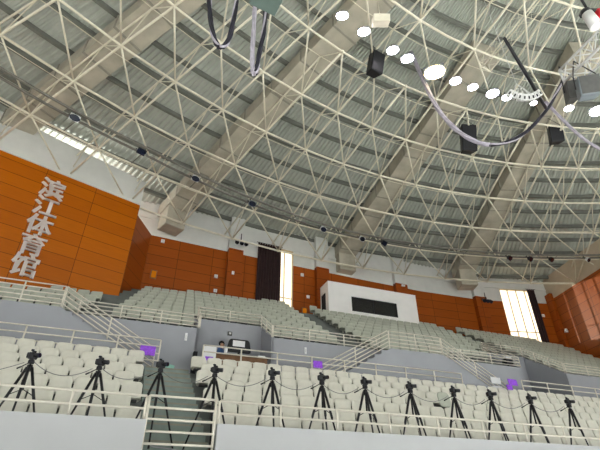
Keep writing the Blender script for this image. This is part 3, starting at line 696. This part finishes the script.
# person seated behind the desk, turned to the right
PB = S(3.22, 16.95, FZ + .02)
per = thing('person', 'person with short black hair in a blue shirt seated behind the desk', 'person', PB, A + .9)
def L(x, y, z): return MW[per] @ V((x, y, z))            # x to the person's left-right, -y forward
jo = {'pel': (0, 0, .58, .15), 'waist': (0, -.01, .76, .135), 'chest': (0, -.02, .98, .155), 'neck0': (0, -.01, 1.12, .075), 'neck': (0, -.015, 1.17, .055), 'head': (0, -.03, 1.27, .085), 'top': (0, -.02, 1.36, .075),
      'shl': (.18, -.01, 1.07, .065), 'ell': (.23, -.1, .84, .045), 'wrl': (.14, -.33, .78, .032), 'hal': (.12, -.42, .775, .03), 'shr': (-.18, -.01, 1.07, .065), 'elr': (-.23, -.1, .84, .045), 'wrr': (-.14, -.33, .78, .032), 'har': (-.12, -.42, .775, .03),
      'hil': (.1, -.03, .55, .1), 'knl': (.13, -.45, .53, .065), 'anl': (.13, -.42, .1, .045), 'tol': (.13, -.56, .05, .04), 'hir': (-.1, -.03, .55, .1), 'knr': (-.13, -.45, .53, .065), 'anr': (-.13, -.42, .1, .045), 'tor': (-.13, -.56, .05, .04)}
ed = [('pel', 'waist'), ('waist', 'chest'), ('chest', 'neck0'), ('neck0', 'neck'), ('neck', 'head'), ('head', 'top'), ('chest', 'shl'), ('shl', 'ell'), ('ell', 'wrl'), ('wrl', 'hal'), ('chest', 'shr'), ('shr', 'elr'), ('elr', 'wrr'), ('wrr', 'har'),
      ('pel', 'hil'), ('hil', 'knl'), ('knl', 'anl'), ('anl', 'tol'), ('pel', 'hir'), ('hir', 'knr'), ('knr', 'anr'), ('anr', 'tor')]
for sd_, hand in ((1, 'hal'), (-1, 'har')):                # five fingers on each hand
    hx, hy, hz, _ = jo[hand]
    for f, (dx, ln) in enumerate(((-.026, .065), (-.009, .078), (.009, .074), (.025, .058))):
        a, b = '%s%da' % (hand, f), '%s%db' % (hand, f)
        jo[a] = (hx + dx, hy - ln * .6, hz + .004, .0085); jo[b] = (hx + dx, hy - ln, hz - .016, .0075); ed += [(hand, a), (a, b)]
    jo[hand + 't'] = (hx - sd_ * .045, hy - .02, hz - .006, .0095); ed.append((hand, hand + 't'))
keys = list(jo); me = bpy.data.meshes.new('body')
me.from_pydata([jo[k][:3] for k in keys], [(keys.index(a), keys.index(b)) for a, b in ed], [])
body = bpy.data.objects.new('body', me); COL.objects.link(body); body.parent = per; MW[body] = MW[per]
sk = body.modifiers.new('skin', 'SKIN'); sk.use_smooth_shade = True
for k, v in zip(keys, me.skin_vertices[0].data): v.radius = (jo[k][3],) * 2; v.use_root = (k == 'pel')
ss = body.modifiers.new('sub', 'SUBSURF'); ss.levels = ss.render_levels = 1
dg = bpy.context.evaluated_depsgraph_get(); me2 = bpy.data.meshes.new_from_object(body.evaluated_get(dg)); body.modifiers.clear(); body.data = me2
me2.materials.clear()
for m in (Mt['skin'], Mt['shirt'], Mt['trouser']): me2.materials.append(m)
for p in me2.polygons:
    c = p.center; arm = abs(c.x) > .185 or c.y < -.16
    if c.z < .64 and not (c.y < -.25 and c.z > .7): p.material_index = 2
    elif c.z < 1.13 and not (c.y < -.2 and c.z > .7): p.material_index = 1
    p.use_smooth = True
g = G(); g.ball(L(0, 0, 1.335), .1, (1, 1.08, .85), 14, 9)
g.bm.verts.ensure_lookup_table(); iv = MW[per].inverted()
bmesh.ops.delete(g.bm, geom=[v for v in g.bm.verts if (iv @ v.co).z < 1.31 and (iv @ v.co).y < -.02], context='VERTS')
hr = g.build('hair', Mt['hair'], per); so = hr.modifiers.new('thick', 'SOLIDIFY'); so.thickness = .012; so.offset = 1
g = G(); g.tube([L(0, -.11, 1.28), L(0, -.135, 1.255), L(0, -.11, 1.245)], [.01, .014, .01], 6); g.build('nose', Mt['skin'], per)
for x in (-.032, .032): g = G(); g.ball(L(x, -.108, 1.285), .011, u=6, v=4); g.build('eye', Mt['hair'], per)
g = G(); g.tube([L(-.025, -.108, 1.222), L(0, -.114, 1.22), L(.025, -.108, 1.222)], .006, 5); g.build('mouth', Mt['red'], per)
for x in (-.088, .088): g = G(); g.ball(L(x, -.02, 1.27), .022, (.4, .8, 1.2), 6, 5); g.build('ear', Mt['skin'], per)
c = PB; t = thing('office_stool', 'dark stool under the seated person', 'stool', c)
g = G(); g.tube([c + V((0, 0, .38)), c + V((0, 0, .44))], .19, 14); g.build('seat', Mt['dark'], t)
g = G(); g.tube([c + V((0, 0, .06)), c + V((0, 0, .38))], .025, 8); g.build('column', Mt['blackm'], t)
for k in range(5):
    a = k * 2 * math.pi / 5; g = G(); g.tube([c + V((0, 0, .06)), c + V((.24 * math.cos(a), .24 * math.sin(a), .02))], .02, 6); g.build('leg', Mt['blackm'], t)
# ---------------------------------------------------------------- sign letters
sg = thing('wall_sign', 'five pale Chinese characters set vertically on the orange wall', 'sign', swall(4, 0, 12), SA)
rotm = M(((SD.x, 0, SN.x), (SD.y, 0, SN.y), (0, 1, 0)))     # text x -> along wall, y -> up, z -> out of the wall
CP = V((-11.42, 16.62))
for k, ch in enumerate('滨江体育馆'):
    cu = bpy.data.curves.new('glyph', 'FONT'); cu.body = ch; cu.size = 1.06; cu.align_x = 'CENTER'; cu.extrude = .03; cu.offset = .012; cu.resolution_u = 3
    ob = bpy.data.objects.new('glyph', cu); COL.objects.link(ob); bpy.context.view_layer.update()
    dg = bpy.context.evaluated_depsgraph_get(); me = bpy.data.meshes.new_from_object(ob.evaluated_get(dg))
    bpy.data.objects.remove(ob)
    z = 13.78 - .985 * k
    base = V((CP.x, CP.y, z)) + V((SN.x, SN.y, 0)) * .05
    off = (V((CP.x, CP.y)) - P0).dot(SN); base -= V((SN.x, SN.y, 0)) * off
    me.transform(MW[sg].inverted() @ M.Translation(base) @ rotm.to_4x4())
    b3 = bmesh.new()
    for q in (-.02, 0, .02):
        m3 = me.copy(); m3.transform(M.Translation((q, 0, 0))); b3.from_mesh(m3); bpy.data.meshes.remove(m3)
    b3.to_mesh(me); b3.free()
    me.materials.clear(); me.materials.append(Mt['letter'])
    o = bpy.data.objects.new('character', me); COL.objects.link(o); o.parent = sg
# ---------------------------------------------------------------- rigging under the dome
def ringpt(r, a, dz): return D(r, a, dz)
t = thing('catwalk_pipe', 'grey twin service pipes curving below the roof truss along the back', 'pipes', D(26.2, 113, -.5))
aa = [160 - 2.2 * k for k in range(42)]
def cr(a): return 25.1 - (.7 if a > 140 else .7 * max(0, (a - 115)) / 25)
for r, dz in ((0, -.3), (.6, -.05)):
    g = G(); g.tube([D(cr(a) + r, a, dz) for a in aa], .06, 8); g.build('pipe', Mt['pipe'], t)
g = G()
for a in aa[::3]: g.tube([D(cr(a), a, -.3), D(cr(a) + .6, a, -.05)], .02, 5); g.tube([D(cr(a) + .6, a, -.05), D(25.9, a, 0)], .025, 5)
g.build('hanger', Mt['pipe'], t)
def flood(label, p, aim, m='black', s=1.0, lit=None, group='lamps on the service pipes', name='floodlight'):
    p = V(p); d = (V(aim) - p).normalized(); rot = d.to_track_quat('-Z', 'Y').to_matrix()
    t = thing(name, label, 'floodlight', p, 0, group, rot=rot)
    g = G(); g.hexa([p + rot @ (V(q) * s) for q in ((-.28, -.2, -.12), (.28, -.2, -.12), (.28, .2, -.12), (-.28, .2, -.12), (-.18, -.13, .12), (.18, -.13, .12), (.18, .13, .12), (-.18, .13, .12))])
    g.build('housing', Mt[m], t, bevel=.015)
    g = G(); g.prism([p + rot @ (V((.28 * math.cos(q * math.pi / 10), .18 * math.sin(q * math.pi / 10), -.122)) * s) for q in range(20)], rot @ V((0, 0, -.015 * s))); g.build('lamp_glass', Mt[lit or 'lens'], t)
    g = G(); g.tube([p + rot @ (V(q) * s) for q in ((-.3, 0, 0), (-.3, 0, .26), (.3, 0, .26), (.3, 0, 0))], .018, 6); g.tube([p + rot @ V((0, 0, .26 * s)), p + rot @ V((0, 0, .26 * s)) + V((0, 0, .3))], .016, 6); g.build('yoke', Mt['blackm'], t)
    return t
for a, m, lb in ((147.6, 'array', 'white floodlight on the service pipe above the orange sign wall'), (141, 'black', 'black floodlight on the service pipe above the end of sign wall'),
                (134.6, 'array', 'white floodlight on the service pipe beside the bent air duct'), (127, 'speaker', 'grey floodlight on the service pipe right of the bent duct'),
                (116.5, 'array', 'white floodlight on the service pipe above the left window'), (110.6, 'array', 'white floodlight on the service pipe beside the third duct'),
                (107.2, 'black', 'black floodlight on the service pipe above the booth'), (88, 'black', 'black floodlight on the service pipe left of three near the right'),
                (85, 'black', 'black floodlight on the service pipe, middle of three near the right'), (82, 'black', 'black floodlight on the service pipe, right of three near the right'),
                (77, 'array', 'white floodlight on the service pipe above the right wall')):
    p = D(cr(a), a, -.62); flood(lb, p, p + V((6, -6, -9)), m, .75)
LP = [(136.0, .8, 0), (131.8, .85, 0), (126.0, .85, 0), (123.0, .9, 0), (117.4, 1.5, 1), (113.0, .85, 0), (109.4, .75, 0), (105.3, .95, 0), (102.4, .75, 0), (97.0, .5, 0), (90.2, .7, 0), (85.0, 1.15, 0)]
for k, (a, s, wm) in enumerate(LP):
    p = D(14.75, a, -.3 if k > 0 else -.3)
    aim = V((p.x * .35, 2.0, 0))
    lb = 'large warm glaring floodlight in the middle of the roof row' if wm else 'lit white floodlight under the roof, %s from left in the row' % ORD[k]
    if k == len(LP) - 1: lb = 'bright lit floodlight under the roof at the right end of the row'
    flood(lb, p, aim, 'speaker', s, 'warmlamp' if wm else 'lamp', 'lit floodlights under the roof')
def hung_speaker(label, p, d, m, rz, group='loudspeakers hung from the roof'):
    p = V(p); t = thing('loudspeaker', label, 'speaker', p, rz, group); ro = M.Rotation(rz, 3, 'Z') @ M.Rotation(.35, 3, 'X')
    g = G(); x, y, z = d[0] / 2, d[1] / 2, d[2] / 2
    g.hexa([p + ro @ V(q) for q in ((-x, -y, -z), (x, -y, -z), (x * .7, y, -z), (-x * .7, y, -z), (-x, -y, z), (x, -y, z), (x * .7, y, z), (-x * .7, y, z))]); g.build('cabinet', Mt[m], t, bevel=.03)
    g = G(); g.box(p + ro @ V((0, -y - .012, 0)), (d[0] * .88, .02, d[2] * .9), ro); g.build('grille', Mt['black'] if m == 'black' else Mt['bracket'], t)
    g = G()
    for sx in (-1, 1): g.tube([p + ro @ V((sx * x, 0, 0)), p + ro @ V((sx * x, 0, z + .1)), p + V((0, 0, z + .75))], .015, 5)
    g.build('hanging_bracket', Mt['blackm'], t)
hung_speaker('black loudspeaker hung from the roof left of the big warm lamp', D(15.6, 126.6, -.3), (.6, .5, .95), 'black', .5)
hung_speaker('black loudspeaker hung from the roof above the looping cable', D(17.2, 104.6, -.45), (.75, .5, 1.35), 'black', .1)
hung_speaker('black loudspeaker hung from the roof right of the looping cable', D(16.5, 89.3, 0), (.65, .5, .85), 'black', -.1)
# box truss of the stage rig, running towards the upper right
def box_truss(label, p, q, wd, m='array', name='lighting_truss', bays=10, r=.03, group=None, rr=.016):
    p, q = V(p), V(q); ax = (q - p).normalized(); sd_ = ax.cross(V((0, 0, 1))).normalized(); up = sd_.cross(ax).normalized()
    t = thing(name, label, 'truss', p, 0, group); cs = [(sd_ * a + up * b) * wd / 2 for a, b in ((1, 1), (1, -1), (-1, -1), (-1, 1))]
    for c in cs: g = G(); g.tube([p + c, q + c], r, 6); g.build('chord', Mt[m], t)
    g = G()
    for f in range(4):
        a, b = cs[f], cs[(f + 1) % 4]
        for k in range(bays):
            s0, s1 = p.lerp(q, k / bays), p.lerp(q, (k + 1) / bays)
            g.tube([s0 + (a if k % 2 else b), s1 + (b if k % 2 else a)], rr, 5)
    g.build('lacing', Mt[m], t)
    g = G()
    for e in (p, q):
        for f in range(4): g.tube([e + cs[f], e + cs[(f + 1) % 4]], r, 5)
    g.build('end_frame', Mt[m], t)
    return t
TA = V((6.88, 7.70, 11.00)); TB = V((7.52, 5.80, 11.00))
box_truss('silver box truss of the stage rig at upper right', TA, TA + (TB - TA) * 1.6, .42, bays=14)
# pale cable ladder under the roof
box_truss('pale cable tray under the roof at upper right', V((8.02, 12.79, 18.00)), V((9.54, 9.67, 18.60)), .5, 'truss', 'cable_tray', 9, .03, rr=.008)
# dark boom beside it
g = G(); g.tube([V((7.09, 9.67, 15.50)), V((8.24, 10.87, 15.20)), V((9.59, 12.33, 14.90))], [.05, .07, .06], 8)
tag(g.build('black_boom', Mt['blackm'], origin=V((7.09, 9.67, 15.50))), 'straight black boom hanging beside the white line array', 'boom')
# line array
LA = V((7.97, 10.98, 14.00))
t = thing('line_array', 'white curved line array loudspeaker under the roof', 'speaker', LA)
prv = None
for k in range(8):
    f = (k - 3.5) / 3.5; c = LA + V((f * .5, 0, .22 * (f * f) - .05)); ro = M.Rotation(-f * .75, 3, 'Y') @ M.Rotation(.5, 3, 'X')
    g = G(); g.hexa([c + ro @ V(q) for q in ((-.085, -.1, -.12), (.085, -.1, -.12), (.06, .1, -.12), (-.06, .1, -.12), (-.062, -.1, .12), (.062, -.1, .12), (.05, .1, .12), (-.05, .1, .12))])
    e = g.build('speaker_element', Mt['array'], t, bevel=.01)
    g = G(); g.box(c + ro @ V((0, -.105, -.02)), (.05, .02, .1), ro); g.build('horn', Mt['black'], e)
g = G(); g.tube([LA + V((-.35, .05, .2)), LA + V((-.1, .05, .75)), LA + V((.3, .05, .2))], .02, 6); g.tube([LA + V((-.1, .05, .75)), LA + V((-.1, .05, 6.2))], .012, 5)
for x in (-.2, 0, .2): g.tube([LA + V((x, .05, .2)), LA + V((x * .5, .05, .5))], .025, 6)
g.build('rigging_frame', Mt['array'], t)
hung_speaker('large grey loudspeaker hung below the silver truss at right', V((6.90, 7.34, 10.20)), (.5, .4, .5), 'speaker', -.2)
hung_speaker('narrow dark grey loudspeaker beside the large grey one', V((6.88, 7.81, 10.60)), (.3, .4, .48), 'bracket', -.2)
# moving head
c = V((6.35, 5.78, 10.60)); t = thing('moving_head_light', 'white and black moving head light with red end at upper right corner', 'stage light', c)
g = G(); g.tube([c + V((-.05, 0, -.3)), c + V((-.12, -.02, .12))], [.13, .11], 12); g.build('lamp_head', Mt['array'], t)
g = G(); g.tube([c + V((-.12, -.02, .12)), c + V((-.14, -.03, .22))], .1, 12); g.build('rear_cap', Mt['black'], t)
g = G(); g.box(c + V((.16, 0, .12)), (.14, .2, .22)); g.build('red_cover', Mt['red'], t, bevel=.03)
g = G(); g.box(c + V((.02, .05, .26)), (.36, .18, .1)); g.tube([c + V((.02, .05, .3)), c + V((.02, .05, 1.2))], .03, 6); g.build('yoke', Mt['black'], t, bevel=.01)
# beige light box beside the lamps
c = D(14.0, 131.5, -.5); t = thing('light_box', 'pale square light box beside the second lit floodlight', 'light box', c)
g = G(); g.box(c, (.62, .5, .3), M.Rotation(.5, 3, 'X')); g.build('box_shell', Mt['truss'], t, bevel=.02)
g = G(); g.tube([c, c + V((0, 0, 1.2))], .02, 5); g.build('drop_rod', Mt['truss'], t)
# teal hoist box with cables and the other cable loops
c = V((-0.74, 5.57, 11.00)); t = thing('hoist_box', 'teal hoist box at the top edge with cables hanging from it', 'hoist', c)
g = G(); g.box(c, (.62, .4, .34), M.Rotation(.5, 3, 'Z')); g.build('case', Mt['teal'], t, bevel=.02)
g = G(); g.tube([c + V((0, 0, .17)), c + V((0, 0, 2.2))], .03, 6); g.build('hanging_chain', Mt['blackm'], t)
def cab(label, pts, m, r, group='cables hanging from the roof'):
    # smooth through the points
    P = [V(p) for p in pts]; out = []
    for i in range(len(P) - 1):
        p0, p1, p2, p3 = P[max(0, i - 1)], P[i], P[i + 1], P[min(len(P) - 1, i + 2)]
        for j in range(6):
            f = j / 6; out.append(.5 * ((2 * p1) + (p2 - p0) * f + (2 * p0 - 5 * p1 + 4 * p2 - p3) * f * f + (3 * p1 - p0 - 3 * p2 + p3) * f ** 3))
    out.append(P[-1]); t = thing('hanging_cable', label, 'cable', P[0], 0, group)
    if isinstance(m, str): m = (m,)
    cut = [0, len(out) - 1] if len(m) == 1 else [0, int(len(out) * .5), len(out) - 1]
    for k, mm in enumerate(m):
        seg = out[cut[k]:cut[k + 1] + 1]
        if r > .045:      # a bundle of several strands
            for q in range(4):
                o2 = [p + V((math.cos(q * 1.6 + i * .35), math.sin(q * 1.6 + i * .35), .3 * math.sin(i * .5 + q))) * r * .55 for i, p in enumerate(seg)]
                g = G(); g.tube(o2, r * .5, 6); g.build('strand', Mt['lcable' if q == 3 else mm], t)
        else: g = G(); g.tube(seg, r, 6); g.build('sheath', Mt[mm], t)
cab('dark cable bundle looping down at the top edge, left of the teal hoist box', [V((-2.31, 6.33, 13.34)), V((-2.20, 6.33, 12.00)), V((-2.03, 6.33, 11.00)), V((-1.86, 6.33, 10.45)), V((-1.72, 6.33, 10.38)), V((-1.60, 6.33, 10.77)), V((-1.56, 6.33, 11.79)), V((-1.55, 6.33, 13.34))], ('bcable', 'bcable'), .06)
cab('tight cable loop hanging from the teal hoist box', [V((-1.11, 6.33, 12.38)), V((-1.08, 6.33, 11.39)), V((-1.05, 6.33, 10.10)), V((-1.00, 6.33, 9.53)), V((-0.94, 6.33, 9.53)), V((-0.90, 6.33, 10.10)), V((-0.83, 6.33, 11.00)), V((-0.83, 6.33, 12.00))], ('lcable', 'bcable'), .055)
cab('long black and pale cable swooping below the lit floodlights', [V((5.05, 13.00, 19.25)), V((5.34, 13.00, 17.22)), V((5.72, 13.00, 15.39)), V((6.38, 13.00, 14.17)), V((7.35, 13.00, 13.59)), V((8.64, 13.00, 14.06)), V((10.01, 13.00, 15.39)), V((11.03, 13.00, 16.84)), V((11.44, 13.00, 17.48))], ('lcable', 'bcable'), .09)
cab('pale cable running down to the right edge below the bright end lamp', [V((10.93, 13.90, 16.98)), V((11.38, 13.90, 15.74)), V((11.89, 13.90, 14.70)), V((12.68, 13.90, 13.82))], 'lcable', .07)
